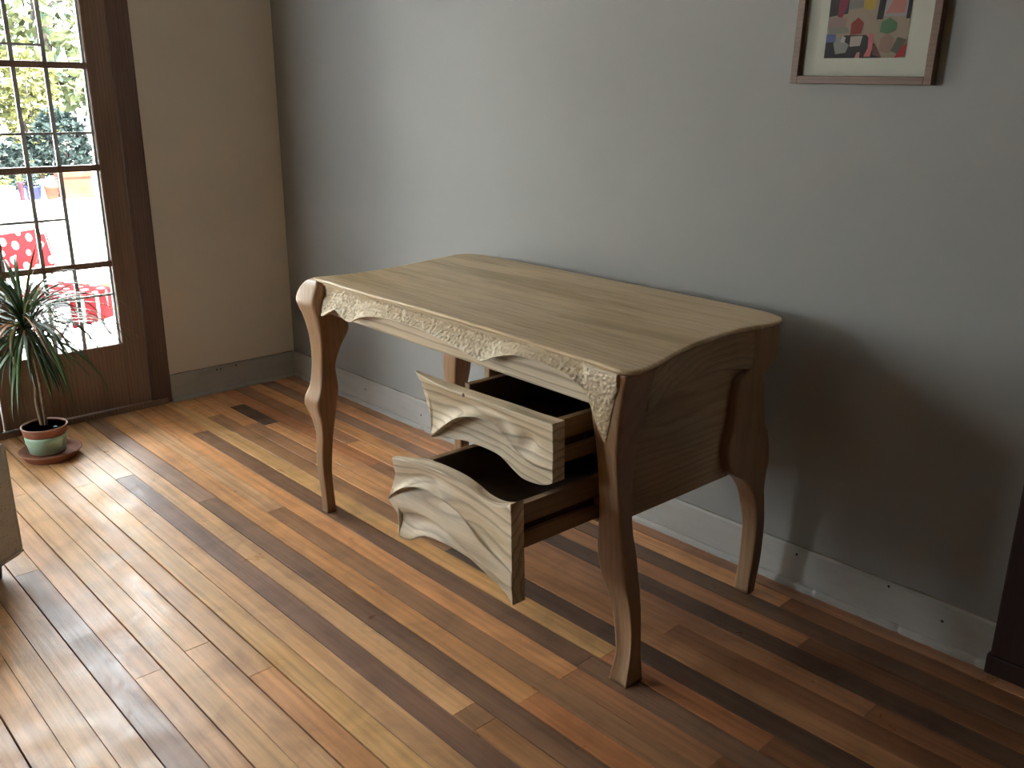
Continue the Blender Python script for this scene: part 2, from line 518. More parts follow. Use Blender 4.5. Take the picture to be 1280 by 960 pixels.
for kk in range(0, 69):
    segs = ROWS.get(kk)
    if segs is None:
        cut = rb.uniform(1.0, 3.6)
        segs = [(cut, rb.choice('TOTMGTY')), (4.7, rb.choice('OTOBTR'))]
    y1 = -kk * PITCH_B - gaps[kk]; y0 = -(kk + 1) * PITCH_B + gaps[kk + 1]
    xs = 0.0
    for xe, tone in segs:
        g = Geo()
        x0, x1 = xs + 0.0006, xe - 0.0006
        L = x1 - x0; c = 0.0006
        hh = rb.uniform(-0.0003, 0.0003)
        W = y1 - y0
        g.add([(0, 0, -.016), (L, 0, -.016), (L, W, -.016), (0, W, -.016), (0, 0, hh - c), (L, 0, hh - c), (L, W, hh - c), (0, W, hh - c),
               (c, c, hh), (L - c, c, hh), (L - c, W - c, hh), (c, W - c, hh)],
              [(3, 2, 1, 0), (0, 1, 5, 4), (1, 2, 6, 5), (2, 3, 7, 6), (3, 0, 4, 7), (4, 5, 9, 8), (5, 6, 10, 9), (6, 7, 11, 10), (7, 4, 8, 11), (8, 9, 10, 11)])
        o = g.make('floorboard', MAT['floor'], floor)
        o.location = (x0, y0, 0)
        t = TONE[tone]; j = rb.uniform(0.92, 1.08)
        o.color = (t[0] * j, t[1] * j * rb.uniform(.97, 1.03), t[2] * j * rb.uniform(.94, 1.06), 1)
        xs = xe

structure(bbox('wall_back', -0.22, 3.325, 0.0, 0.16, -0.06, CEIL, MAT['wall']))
structure(bbox('wall_right', XR, XR + 0.12, YF, 0.16, -0.06, CEIL, MAT['unseen_dark']))
WX0, WX1, WZ0, WZ1 = -0.91, -0.05, 0.5, 2.4     # alcove window, in the front wall
g = Geo()
g.box(-1.07, WX0, YF - 0.12, YF, -0.06, CEIL); g.box(WX1, XR + 0.12, YF - 0.12, YF, -0.06, CEIL)
g.box(WX0, WX1, YF - 0.12, YF, -0.06, WZ0); g.box(WX0, WX1, YF - 0.12, YF, WZ1, CEIL)
structure(g.make('wall_front', MAT['unseen_dark']))
w1 = structure(empty('window_1', (WX0, YF - 0.05, WZ0)))
for a, b, c_, d_ in ((0, .035, 0, 1.9), (.825, .86, 0, 1.9), (.035, .825, 0, .05), (.035, .825, 1.85, 1.9)):
    bbox('sash_bar', a, b, -0.02, 0.02, c_, d_, MAT['doorwood'], w1, 0.004)
for a, b in ((.048, .95), (.95, 1.852)):
    bbox('pane', .033, .827, -0.002, 0.002, a, b, MAT['glass'], w1)
structure(bbox('floor_alcove', -0.97, -0.02, YF, -2.10, -0.06, 0.0, MAT['doorwood']))
structure(bbox('ceiling_alcove', -1.07, -0.22, YF - 0.12, -2.02, CEIL, CEIL + 0.15, MAT['ceiling']))
structure(bbox('ceiling', -0.22, XR + 0.12, YF - 0.12, 0.3, CEIL, CEIL + 0.15, MAT['ceiling']))
OP_R, OP_L, OP_T = -0.70, -1.895, 2.10       # garden door opening in the left wall
g = Geo()
g.box(-0.22, 0.0, OP_R, 0.0, -0.06, CEIL)
g.box(-0.22, 0.0, -2.10, OP_L, -0.06, CEIL)
g.box(-1.07, -0.95, YF, -2.10, -0.06, CEIL)
g.box(-1.07, -0.22, -2.10, -2.02, -0.06, CEIL)       # window alcove beside the doors
g.box(-0.22, 0.0, OP_L, OP_R, OP_T, CEIL)
structure(g.make('wall_left', MAT['wall_bounce']))

# casings round the garden doors
g = Geo()
g.box(-0.06, 0.003, -0.706, -0.620, 0.0, 2.185, 0.004)
g.box(-0.06, 0.003, -1.978, -1.888, 0.0, 2.185, 0.004)
g.box(-0.06, 0.003, -1.8881, -0.7059, 2.095, 2.185, 0.004)
structure(g.make('trim_1', MAT['casing']))
structure(bbox('trim_2', -0.22, 0.012, -1.895, -0.64, -0.012, 0.024, MAT['doorwood'], None, 0.005))      # threshold

# door leaves
LEAF_W = 0.5913
def door_leaf(idx, yr):
    d = structure(empty('door_%d' % idx, (-0.022, yr, 0.026)))
    yl = -LEAF_W + 0.003
    gz0, gz1 = 0.275, 2.00          # local z of glazed area (0.026 above the floor)
    gr, glx = -0.095, -0.095 - 0.409
    T0, T1 = -0.022, 0.018
    bbox('stile', T0, T1, gr, -0.002, 0.0, 2.065, MAT['doorwood'], d, 0.004)
    bbox('stile', T0, T1, yl, glx, 0.0, 2.065, MAT['doorwood'], d, 0.004)
    bbox('bottom_rail', T0, T1, glx, gr, 0.0, gz0, MAT['doorwood'], d, 0.004)
    bbox('top_rail', T0, T1, glx, gr, gz1, 2.065, MAT['doorwood'], d, 0.004)
    mz = [z - 0.026 for z in (0.641, 1.026, 1.410, 1.790)]
    for z in mz:
        bbox('muntin', -0.014, 0.014, glx, gr, z - 0.0125, z + 0.0125, MAT['doorwood'], d, 0.003)
    # putty bead along the glass edge
    g = Geo()
    for yy in (gr - 0.0075, glx + 0.0075):
        g.box(-0.010, 0.006, yy - 0.0045, yy + 0.0045, gz0, gz1)
    g.make('putty_bead', MAT['bead'], d)
    cols = [gr, gr - 0.148, gr - 0.261, glx]
    leads_h = [0.512, 0.832, 1.160, 1.479, 1.860]
    zs = [gz0] + mz + [gz1]
    for c in cols[1:3]:
        for a, b in zip(zs, zs[1:]):
            bbox('lead_came', -0.005, 0.005, c - 0.0075, c + 0.0075, a + (0.0 if a == gz0 else 0.011), b - (0 if b == gz1 else 0.011), MAT['lead'], d)
    for i, (a, b) in enumerate(zip(zs, zs[1:])):
        lz = leads_h[i] - 0.026
        full = i in (0, 2)
        y_r = gr if full else cols[1]
        bbox('lead_came', -0.0045, 0.0045, glx, y_r, lz - 0.0046, lz + 0.0046, MAT['lead'], d)
        for ci in range(3):
            cells = [(a, lz), (lz, b)] if (full or ci > 0) else [(a, b)]
            for z0, z1 in cells:
                bbox('pane', -0.0018, 0.0018, cols[ci + 1] + 0.001, cols[ci] - 0.001, z0 + 0.001, z1 - 0.001, MAT['glass'], d)
    return d

for i in range(2):
    door_leaf(i + 1, -0.706 - i * LEAF_W)

# baseboards with chipped shoe strip
def baseboard(name, along, a0, a1, face, seed):
    root = structure(empty(name))
    rr = random.Random(seed)
    n = int((a1 - a0) / 0.02)
    def P(a, d, z):
        return (a, -d, z) if along == 'x' else (d, a, z)
    rows = []
    for i in range(n + 1):
        a = a0 + (a1 - a0) * i / n
        w = 0.0012 * fbm(a * 6, seed, 0)
        zt = 0.1225 + 0.0016 * fbm(a * 5, seed, 4)
        rows.append([P(a, 0.0, 0), P(a, 0.009 + w, 0), P(a, 0.009 + w, zt - 0.006), P(a, 0.0055 + w, zt), P(a, 0, zt)])
    Geo().rings(rows).make('board', MAT['skirt'], root, False)
    rows = []
    for i in range(n * 2 + 1):
        a = a0 + (a1 - a0) * i / (n * 2)
        chip = max(0, fbm(a * 17, seed + 3, 1) - 0.25) * 0.012
        d = 0.021 + 0.002 * fbm(a * 9, seed, 7) - chip
        zt = 0.018 + 0.0016 * fbm(a * 14, seed, 2) - chip * 0.5
        rows.append([P(a, 0.008, 0), P(a, d, 0), P(a, d, zt * 0.55), P(a, d - 0.006, zt), P(a, 0.008, zt + 0.001)])
    Geo().rings(rows).make('shoe_strip', MAT['skirt'], root, False)
    rows = []
    for i in range(n + 1):      # open crack between board and plaster, filled with dirt
        a = a0 + (a1 - a0) * i / n
        h = 0.0008 + 0.0030 * max(0, fbm(a * 4, seed, 9) + 0.15)
        zc = 0.1235 + 0.0016 * fbm(a * 5, seed, 4)
        rows.append([P(a, 0.0, zc - h), P(a, 0.0035, zc - h), P(a, 0.0022, zc + h), P(a, 0.0, zc + h)])
    Geo().rings(rows).make('dirt_line', MAT['gap'], root, False)
    return root

bb = baseboard('baseboard_back', 'x', 0.0, 3.241, 0, 3)
bl = baseboard('baseboard_left', 'y', -0.622, -0.010, 0, 8)
def nail(parent, along, a, z, r=0.0035):
    g = Geo()
    d = 0.0098
    rs = []
    for rr_, dd in ((r, d - .002), (r, d), (r * .4, d + .0006)):
        rs.append([((a + rr_ * math.cos(t), -dd, z + rr_ * math.sin(t)) if along == 'x' else (dd, a + rr_ * math.cos(t), z + rr_ * math.sin(t))) for t in [j * math.pi / 5 for j in range(10)]])
    g.rings(rs).make('nail_hole', MAT['nail'], parent, True)
for a, z in ((0.62, .075), (1.02, .06), (2.15, .06), (2.72, .10), (2.98, .112), (3.12, .075)):
    nail(bb, 'x', a, z)
for a, z in ((-.405, .108), (-.385, .107), (-.31, .111)):
    nail(bl, 'y', a, z)

# right hand doorway: casing and dark door leaf
g = Geo()
g.box(3.241, 3.335, -0.022, 0.05, 0.0, 2.12, 0.004)
g.box(3.236, 3.338, -0.030, 0.05, 0.0, 0.05, 0.004)
structure(g.make('trim_3', MAT['darkcasing']))
d4 = structure(empty('door_3', (3.335, 0.03, 0.0)))
bbox('stile', 0.0, 0.11, 0, 0.04, 0.0, 2.1, MAT['darkcasing'], d4, 0.004)
bbox('stile', 0.75, 0.86, 0, 0.04, 0.0, 2.1, MAT['darkcasing'], d4, 0.004)
bbox('panel', 0.11, 0.75, 0.012, 0.034, 0.2, 2.0, MAT['darkcasing'], d4)
bbox('bottom_rail', 0.11, 0.75, 0, 0.04, 0.0, 0.2, MAT['darkcasing'], d4, 0.004)
bbox('top_rail', 0.11, 0.75, 0, 0.04, 2.0, 2.1, MAT['darkcasing'], d4, 0.004)
g = Geo(); g.box(3.325, XR, 0.075, 0.16, -0.06, CEIL); g.box(3.325, XR, 0.0, 0.075, 2.12, CEIL); g.box(4.2, XR, 0.0, 0.075, -0.06, 2.12)
structure(g.make('wall_doorway', MAT['wall']))

# ================================================================== DESK
DESK = empty('writing_desk', (1.437, -0.71756, 0.0), math.radians(-2.0))
tag(DESK, 'hand-carved pale wooden desk with cabriole legs and two open drawers by the wall', 'desk')

# --- top
outline = [(0.0, -0.002), (0.082, 0.002), (0.227, -0.002), (0.452, 0.005), (0.659, 0.008), (0.847, 0.006), (1.019, 0.000), (1.167, -0.003), (1.23, -0.008),
           (1.262, -0.004), (1.279, 0.020), (1.266, 0.10), (1.232, 0.225), (1.211, 0.365), (1.209, 0.48), (1.221, 0.573), (1.216, 0.625), (1.192, 0.655),
           (1.13, 0.676), (0.984, 0.682), (0.699, 0.682), (0.372, 0.676), (0.057, 0.672), (-0.045, 0.655), (-0.074, 0.617), (-0.053, 0.513), (-0.010, 0.319), (0.012, 0.15), (-0.001, 0.047), (-0.010, 0.006)]
def smooth_closed(pts, sub=5):
    out = []
    n = len(pts)
    for i in range(n):
        p0, p1, p2, p3 = (Vector(pts[(i + q) % n]) for q in (-1, 0, 1, 2))
        for s in range(sub):
            t = s / sub
            # centripetal-ish: limit overshoot by chord length
            d1 = (p2 - p1).length
            m1 = (p2 - p0) * (d1 / max(1e-6, (p1 - p0).length + d1))
            m2 = (p3 - p1) * (d1 / max(1e-6, (p3 - p2).length + d1))
            out.append((2 * t**3 - 3 * t**2 + 1) * p1 + (t**3 - 2 * t**2 + t) * m1 + (-2 * t**3 + 3 * t**2) * p2 + (t**3 - t**2) * m2)
    return out
ol = smooth_closed(outline)
N = len(ol)
nrm = []
for i in range(N):
    t = (ol[(i + 1) % N] - ol[i - 1]).normalized()
    nrm.append(Vector((t.y, -t.x)))
prof = [(0.014, 0.7682), (0.007, 0.7684), (0.0025, 0.7698), (0.0003, 0.7725), (0.0, 0.7750), (0.0012, 0.7780), (0.004, 0.7797), (0.008, 0.7802)]
rings = []
for ins, z in prof:
    rings.append([(p.x - n_.x * ins, p.y - n_.y * ins, z) for p, n_ in zip(ol, nrm)])
g = Geo().rings(rings)
sm = [True] * (len(g.f) - 2) + [False, False]
mk('desk_top', g.v, g.f, MAT['top'], DESK, sm)

# --- legs
def sup(n_pts, ex):
    out = []
    for j in range(n_pts):
        t = 2 * math.pi * j / n_pts + math.pi / 4
        c, s = math.cos(t), math.sin(t)
        out.append((math.copysign(abs(c) ** (2 / ex), c), math.copysign(abs(s) ** (2 / ex), s)))
    # even spacing round the perimeter
    return out

def leg(tab, rows=70, npt=44, ex=8.0, rough_fn=None, flute=None):
    pts = sup(npt, ex)
    z0, z1 = tab[0][0], tab[-1][0]
    rings = []
    for i in range(rows + 1):
        z = z0 + (z1 - z0) * i / rows
        u0, u1, v0, v1 = interp(tab, z)
        cu, cv, hu, hv = (u0 + u1) / 2, (v0 + v1) / 2, (u1 - u0) / 2, (v1 - v0) / 2
        ring = []
        for px, py in pts:
            u, v = cu + px * hu, cv + py * hv
            if flute and py < 0:        # hollow on the front face
                a = flute(z)
                v += a * max(0, 1 - (px * 1.15 - 0.1) ** 2) * (-py) ** 3
            if rough_fn:
                a = rough_fn(u, v, z, px, py)
                if a > 0:
                    q = 2.0 * (mnoise.voronoi(Vector((u * 105, v * 105, z * 62)))[0][0] - 0.42) + 0.4 * mnoise.noise(Vector((u * 230 + 7, v * 230, z * 120)))
                    u += px * q * 0.0032 * a; v += py * q * 0.0032 * a
            ring.append((u, v, z))
        rings.append(ring)
    g = Geo().rings(rings)
    return g, [True] * (len(g.f) - 2) + [False, False]

FL = [(0.0, -.030, .006, -.004, .032), (.02, -.030, .005, -.003, .030), (.13, -.040, .001, -.006, .026), (.2, -.041, .002, -.008, .030), (.267, -.040, .006, -.005, .036),
      (.32, -.055, .013, -.011, .042), (.378, -.071, .022, -.026, .050), (.43, -.056, .022, -.010, .056), (.5, -.049, .016, -.001, .053), (.56, -.049, .027, -.003, .070), (.595, -.051, .032, -.006, .090),
      (.62, -.053, .036, -.010, .098), (.665, -.062, .040, -.020, .086), (.700, -.075, .040, -.030, .075), (.735, -.066, .042, -.026, .07), (.760, -.046, .042, -.016, .06), (.774, -.026, .030, -.006, .045), (.7785, -.012, .02, .001, .03)]
FR = [(0.0, 1.206, 1.262, .048, .112), (.02, 1.207, 1.261, .052, .11), (.07, 1.209, 1.257, .064, .106), (.128, 1.199, 1.254, .068, .106), (.2, 1.188, 1.252, .060, .102), (.26, 1.169, 1.247, .048, .098), (.325, 1.156, 1.241, .044, .092),
      (.37, 1.160, 1.235, .040, .085), (.42, 1.166, 1.232, .035, .08), (.5, 1.170, 1.230, .025, .075), (.58, 1.169, 1.233, .014, .08), (.64, 1.164, 1.243, .004, .085), (.70, 1.160, 1.255, -.004, .09), (.768, 1.162, 1.268, -.007, .1)]
BR = [(0.0, 1.154, 1.2, .618, .652), (.037, 1.154, 1.2, .62, .658), (.105, 1.157, 1.203, .623, .663), (.206, 1.157, 1.207, .62, .658), (.27, 1.153, 1.210, .605, .645), (.321, 1.158, 1.213, .577, .632),
      (.37, 1.163, 1.215, .529, .634), (.403, 1.165, 1.217, .474, .638), (.47, 1.165, 1.216, .450, .626), (.53, 1.165, 1.214, .464, .602), (.63, 1.165, 1.210, .476, .594), (.655, 1.165, 1.208, .490, .600), (.664, 1.160, 1.207, .53, .640), (.768, 1.155, 1.206, .528, .645)]
BL = [(0.0, -.06, -.02, .57, .61), (.1, -.062, -.018, .57, .61), (.2, -.06, -.015, .565, .61), (.3, -.07, -.015, .544, .603), (.39, -.085, -.005, .538, .614), (.47, -.08, -.005, .545, .61),
      (.55, -.07, 0, .55, .61), (.66, -.07, .0, .55, .625), (.768, -.06, 0, .545, .635)]
for nm, tab, kw in (('left', FL, {}), ('right', FR, dict(rows=100, npt=56, flute=lambda z: 0.007 * max(0, min(1, (0.30 - z) / 0.2)))), ('br', BR, {}), ('bl', BL, {})):
    g, sm = leg(tab, **kw)
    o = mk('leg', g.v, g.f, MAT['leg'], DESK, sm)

# --- front rail (smooth pale board) and the gouged band over it
g = Geo()
g.box(0.025, 1.176, 0.022, 0.042, 0.672, 0.7684, 0.0025)
g.make('front_rail', MAT['front'], DESK)
RB = [(0.040, 0.672), (0.076, 0.678), (0.101, 0.69), (0.125, 0.701), (0.144, 0.709), (0.160, 0.705), (0.179, 0.697), (0.209, 0.688), (0.236, 0.690), (0.27, 0.706), (0.309, 0.718), (0.358, 0.727), (0.425, 0.733), (0.486, 0.735), (0.541, 0.735), (0.628, 0.729),
      (0.71, 0.719), (0.758, 0.711), (0.798, 0.703), (0.817, 0.702), (0.837, 0.709), (0.863, 0.722), (0.892, 0.732), (0.92, 0.740), (0.953, 0.746), (1.001, 0.748), (1.053, 0.746), (1.105, 0.739), (1.135, 0.728), (1.155, 0.708), (1.168, 0.680), (1.179, 0.648), (1.190, 0.618), (1.199, 0.603), (1.207, 0.612), (1.217, 0.640), (1.228, 0.675), (1.239, 0.712), (1.248, 0.738)]
FRV = [(.58, .014), (.64, .004), (.70, -.004), (.768, -.007)]
NU, NS = 620, 40
rows = []
for i in range(NU + 1):
    u = 0.040 + (1.247 - 0.040) * i / NU
    zb = interp(RB, u)[0]
    ztop = 0.7684
    ring = []
    edge = min(1, (u - 0.04) / 0.03)
    wl = min(1, max(0, (u - 1.125) / 0.04)); wl = wl * wl * (3 - 2 * wl)
    lip = 0.010 + 0.016 * max(0, edge)
    for s in range(NS + 1):
        t = s / NS
        z = ztop + (zb - ztop) * t
        v = 0.006 + 0.008 * math.sin(min(1, t / 0.55) * math.pi) - lip * max(0, (t - 0.25) / 0.75) ** 1.4
        v = v * (1 - wl) + wl * (interp(FRV, z)[0] - 0.0055 + 0.004 * t ** 6)
        wx = 0.35 * mnoise.noise(Vector((u * 40, z * 40, 0.4)))
        q = mnoise.voronoi(Vector((u * 92 + wx, (ztop - z) * 120 + u * 14 + wx, 0.5)))[0][0] - 0.42
        q += 0.35 * mnoise.noise(Vector((u * 210 + 5, z * 190, 9.3)))
        v -= (0.0066 - 0.0016 * wl) * q * min(1, t * 5) * (1 if t < 0.9 else (1 - t) / 0.1 * 0.8 + 0.2)
        ring.append((u, v, z))
    ring.append((u, ring[-1][1] + 0.003, zb - 0.0012))
    ring.append((u, 0.0215, zb + 0.006))
    ring.append((u, 0.0215, ztop))
    rows.append(ring)
g = Geo().rings(rows)
mk('gouged_apron_band', g.v, g.f, MAT['carved'], DESK, [True] * (len(g.f) - 2) + [False, False])['label'] = 'gouge-textured wavy apron band with two arches and a drop over the right leg'

# --- right side rail with a bowed lower edge
rows = []
for i in range(41):
    t = i / 40
    v = 0.085 + 0.45 * t
    ub = interp([(0.08, 1.252), (0.10, 1.250), (0.225, 1.220), (0.365, 1.200), (0.48, 1.198), (0.55, 1.205)], v)[0]
    zb = 0.668 + 0.024 * math.sin(math.pi * min(1, max(0, t * 1.05))) ** 0.8
    rows.append([(ub - 0.022, v, zb), (ub - 0.001, v, zb), (ub, v, zb + 0.002), (ub, v, 0.7684), (ub - 0.022, v, 0.7684)])
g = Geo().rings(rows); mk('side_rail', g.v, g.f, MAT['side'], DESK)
rows = []
for i in range(21):
    t = i / 20
    v = 0.06 + 0.49 * t
    ub = interp([(0.05, 0.012), (0.15, 0.022), (0.319, 0.0), (0.513, -0.043), (0.56, -0.05)], v)[0] + 0.012
    rows.append([(ub, v, 0.685), (ub + 0.02, v, 0.685), (ub + 0.02, v, 0.7684), (ub, v, 0.7684)])
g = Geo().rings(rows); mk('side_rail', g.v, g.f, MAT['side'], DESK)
bbox('back_rail', -0.01, 1.16, 0.60, 0.62, 0.672, 0.7684, MAT['side'], DESK, 0.002)

# --- drawer cabinet carcass
bbox('cabinet_side_panel', 1.167, 1.187, 0.070, 0.600, 0.388, 0.7684, MAT['side'], DESK, 0.002)
bbox('cabinet_side_panel', 0.757, 0.777, 0.043, 0.600, 0.388, 0.7684, MAT['side'], DESK, 0.002)
bbox('cabinet_back_panel', 0.777, 1.167, 0.585, 0.600, 0.388, 0.7684, MAT['side'], DESK)
bbox('cabinet_floor', 0.777, 1.167, 0.070, 0.585, 0.372, 0.378, MAT['side'], DESK)
for za, zb in ((0.416, 0.436), (0.580, 0.604)):
    bbox('drawer_runner', 1.124, 1.167, 0.065, 0.58, za, zb, MAT['box'], DESK)
    bbox('drawer_runner', 0.777, 0.804, 0.065, 0.58, za, zb, MAT['box'], DESK)

# --- drawers
def carved_front(curves, depths, vback, dimple=None, notch=None, NC=150, steps=9):
    """curves: list of (pts, depth_above, depth_below or None). Grid of rows between curves, pushed out to the carved depth."""
    cl, cl_ridge = [], []
    for pts, da, db in curves:
        cl.append((pts, da)); cl_ridge.append(bool(db))
        if db:
            cl.append((pts, db)); cl_ridge.append(True)
    def dep(d, r):
        tab = [(i / (len(d) - 1), x) for i, x in enumerate(d)]
        return interp(tab, r)[0]
    rows = []
    for a in range(len(cl) - 1):
        (p0, d0), (p1, d1) = cl[a], cl[a + 1]
        same = p0 is p1
        ns = 3 if same else steps
        for s in range(ns + (1 if a == len(cl) - 2 else 0)):
            t = s / ns
            row = []
            for c in range(NC + 1):
                r = c / NC
                A = curve_c[id(p0)][c]; B = curve_c[id(p1)][c]
                u = A[0] + (B[0] - A[0]) * t; z = A[1] + (B[1] - A[1]) * t
                w0, w1 = dep(d0, r), dep(d1, r)
                tt = t if same else (t ** 1.9 if cl_ridge[a + 1] else (1 - (1 - t) ** 1.9 if cl_ridge[a] else t * t * (3 - 2 * t)))
                w = w0 + (w1 - w0) * tt
                if same:
                    z += 0.009 * t * (w0 - w1) / 0.04
                if dimple:
                    du, dz = (u - dimple[0]) / dimple[2], (z - dimple[1]) / dimple[3]
                    w -= dimple[4] * math.exp(-(du * du + dz * dz))
                w += 0.0006 * mnoise.noise(Vector((u * 30, z * 30, 2)))
                row.append((u, vback - w, z))
            rows.append(row)
    nr = len(rows)
    front = rows
    def blend_back(p, inset):
        return (p[0], vback, p[2])
    g = Geo()
    vs = [p for r in front for p in r]
    n = NC + 1
    fs = []
    for i in range(nr - 1):
        for j in range(NC):
            a = i * n + j
            fs.append((a, a + 1, a + n + 1, a + n))
    nf = len(fs)
    # back sheet follows the same outline
    top_z = {}
    base = len(vs)
    thin = [0.026 * max(0, 1 - (c / NC) / 0.24) ** 1.2 for c in range(NC + 1)]      # the left wing tapers to a thin edge
    vs += [(p[0], vback - th, p[2]) for p, th in zip(front[0], thin)]
    vs += [(p[0], vback - th, p[2]) for p, th in zip(front[-1], thin)]
    for j in range(NC):
        fs.append((j, base + j, base + j + 1, j + 1))
        a = (nr - 1) * n + j
        fs.append((a, a + 1, base + n + j + 1, base + n + j))
        fs.append((base + j, base + n + j, base + n + j + 1, base + j + 1))
    L = [i * n for i in range(nr)]; R = [i * n + NC for i in range(nr)]
    fs.append(tuple(L + [base + n, base]))
    fs.append(tuple(R[::-1] + [base + NC, base + n + NC]))
    g.add(vs, fs)
    return g, [True] * nf + [False] * (len(fs) - nf)

curve_c = {}
def prep(*pls):
    for p in pls:
        curve_c[id(p)] = [curve(p, c / 150) for c in range(151)]

U0 = [(0.635, 0.648), (0.673, 0.642), (0.723, 0.637), (0.777, 0.635), (0.829, 0.637), (0.863, 0.638), (0.979, 0.642), (1.055, 0.643), (1.134, 0.647)]
U1 = [(0.699, 0.572), (0.786, 0.594), (0.892, 0.614), (1.004, 0.611), (1.07, 0.596), (1.136, 0.586)]
U2 = [(0.701, 0.491), (0.735, 0.518), (0.769, 0.544), (0.823, 0.578), (0.892, 0.599), (0.935, 0.600), (0.963, 0.591), (0.991, 0.572), (1.026, 0.549), (1.072, 0.535), (1.137, 0.540)]
U3 = [(0.705, 0.4905), (0.8, 0.522), (0.868, 0.536), (0.926, 0.536), (0.977, 0.518), (1.032, 0.504), (1.09, 0.508), (1.138, 0.522)]
U4 = [(0.708, 0.489), (0.799, 0.506), (0.867, 0.508), (0.935, 0.507), (0.992, 0.493), (1.033, 0.486), (1.091, 0.493), (1.123, 0.504), (1.138, 0.513)]
L0 = [(0.693, 0.464), (0.741, 0.472), (0.799, 0.480), (0.868, 0.485), (0.934, 0.485), (0.978, 0.479), (1.02, 0.469), (1.056, 0.468), (1.085, 0.473), (1.114, 0.484), (1.128, 0.494)]
L1 = [(0.699, 0.421), (0.739, 0.430), (0.798, 0.443), (0.867, 0.451), (0.933, 0.448), (0.996, 0.439), (1.056, 0.434), (1.129, 0.440)]
L2 = [(0.678, 0.35), (0.699, 0.371), (0.73, 0.393), (0.76, 0.409), (0.797, 0.421), (0.832, 0.424), (0.859, 0.42), (0.886, 0.416), (0.926, 0.406), (0.958, 0.392), (0.995, 0.376), (1.032, 0.361), (1.068, 0.35), (1.109, 0.339), (1.131, 0.332)]
L3 = [(0.680, 0.348), (0.701, 0.346), (0.758, 0.350), (0.808, 0.352), (0.864, 0.350), (0.918, 0.342), (0.963, 0.333), (1.007, 0.325), (1.056, 0.317), (1.103, 0.308), (1.133, 0.300)]
L4 = [(0.702, 0.310), (0.756, 0.320), (0.829, 0.328), (0.884, 0.327), (0.943, 0.321), (1.007, 0.311), (1.068, 0.301), (1.109, 0.288), (1.135, 0.277)]
L5 = [(0.722, 0.265), (0.738, 0.263), (0.769, 0.270), (0.788, 0.284), (0.821, 0.299), (0.876, 0.303), (0.93, 0.302), (0.982, 0.301), (1.032, 0.293), (1.08, 0.284), (1.115, 0.274), (1.137, 0.258)]
prep(U0, U1, U2, U3, U4, L0, L1, L2, L3, L4, L5)

def drawer(z0, z1, vfb, gz0, gz1, front_geo, label):
    u0, u1 = 0.792, 1.130
    vb = vfb + 0.50
    g = Geo()
    t = 0.016
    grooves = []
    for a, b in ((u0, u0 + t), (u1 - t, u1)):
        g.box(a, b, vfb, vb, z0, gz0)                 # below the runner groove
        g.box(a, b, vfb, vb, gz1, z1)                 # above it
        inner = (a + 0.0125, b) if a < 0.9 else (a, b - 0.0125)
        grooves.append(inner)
    g.box(u0 + t, u1 - t, vb - t, vb, z0, z1 - 0.004)
    g.box(u0 + t, u1 - t, vfb, vb - t, z0 + 0.004, z0 + 0.010)
    d = g.make('drawer', MAT['box'], DESK)
    d['label'] = label
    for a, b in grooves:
        bbox('runner_groove', a, b, vfb, vb, gz0, gz1, MAT['shade_skin'], d)['label'] = 'groove along the drawer side with its shade painted dark'  # groove floor coloured dark in place of its shade
    # thin dark skin inside: the drawer's shade put into colour
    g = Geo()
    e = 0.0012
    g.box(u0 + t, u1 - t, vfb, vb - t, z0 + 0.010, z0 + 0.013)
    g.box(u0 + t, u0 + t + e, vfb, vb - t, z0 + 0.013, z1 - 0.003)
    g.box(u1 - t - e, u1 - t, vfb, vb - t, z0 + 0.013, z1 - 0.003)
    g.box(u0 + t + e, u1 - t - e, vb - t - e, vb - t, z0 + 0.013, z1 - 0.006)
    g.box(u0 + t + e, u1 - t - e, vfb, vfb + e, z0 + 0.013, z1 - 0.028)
    g.make('drawer_shade_skin', MAT['shade_skin'], d)['label'] = 'dark skin standing in for the shade inside the drawer'
    gg, sm = front_geo
    mk('drawer_front', gg.v, gg.f, MAT['front'], d, sm)
    return d

up_front = carved_front([
    (U0, [.034, .034, .035, .035, .035], None),
    (U1, [.027, .017, .021, .030, .034], None),
    (U2, [.040, .048, .050, .037, .035], [.034, .008, .007, .031, .035]),
    (U3, [.032, .007, .009, .028, .035], None),
    (U4, [.036, .012, .011, .026, .036], None)], None, -0.045, dimple=(1.052, 0.580, 0.028, 0.020, 0.014))
lo_front = carved_front([
    (L0, [.040, .036, .034, .026, .036], None),
    (L1, [.036, .018, .022, .024, .034], None),
    (L2, [.046, .047, .032, .022, .033], [.042, .010, .016, .032, .034]),
    (L3, [.044, .032, .036, .038, .036], None),
    (L4, [.034, .016, .022, .030, .035], None),
    (L5, [.046, .036, .026, .030, .036], None)], None, -0.155)
d1 = drawer(0.547, 0.648, -0.045, 0.580, 0.604, up_front, 'upper drawer with an arched carved front pulled slightly open')
d2 = drawer(0.380, 0.484, -0.155, 0.415, 0.437, lo_front, 'lower drawer pulled further open with a hollowed wing-shaped front')
gk = Geo().lathe([(0.0045, 0), (0.0045, 0.0012), (0.002, 0.002)], n=12)
kn = gk.make('wood_knot', MAT['knot'], d1, True)
kn.location = (0.829, -0.0785, 0.6335); kn.rotation_euler = (math.radians(90), 0, 0)

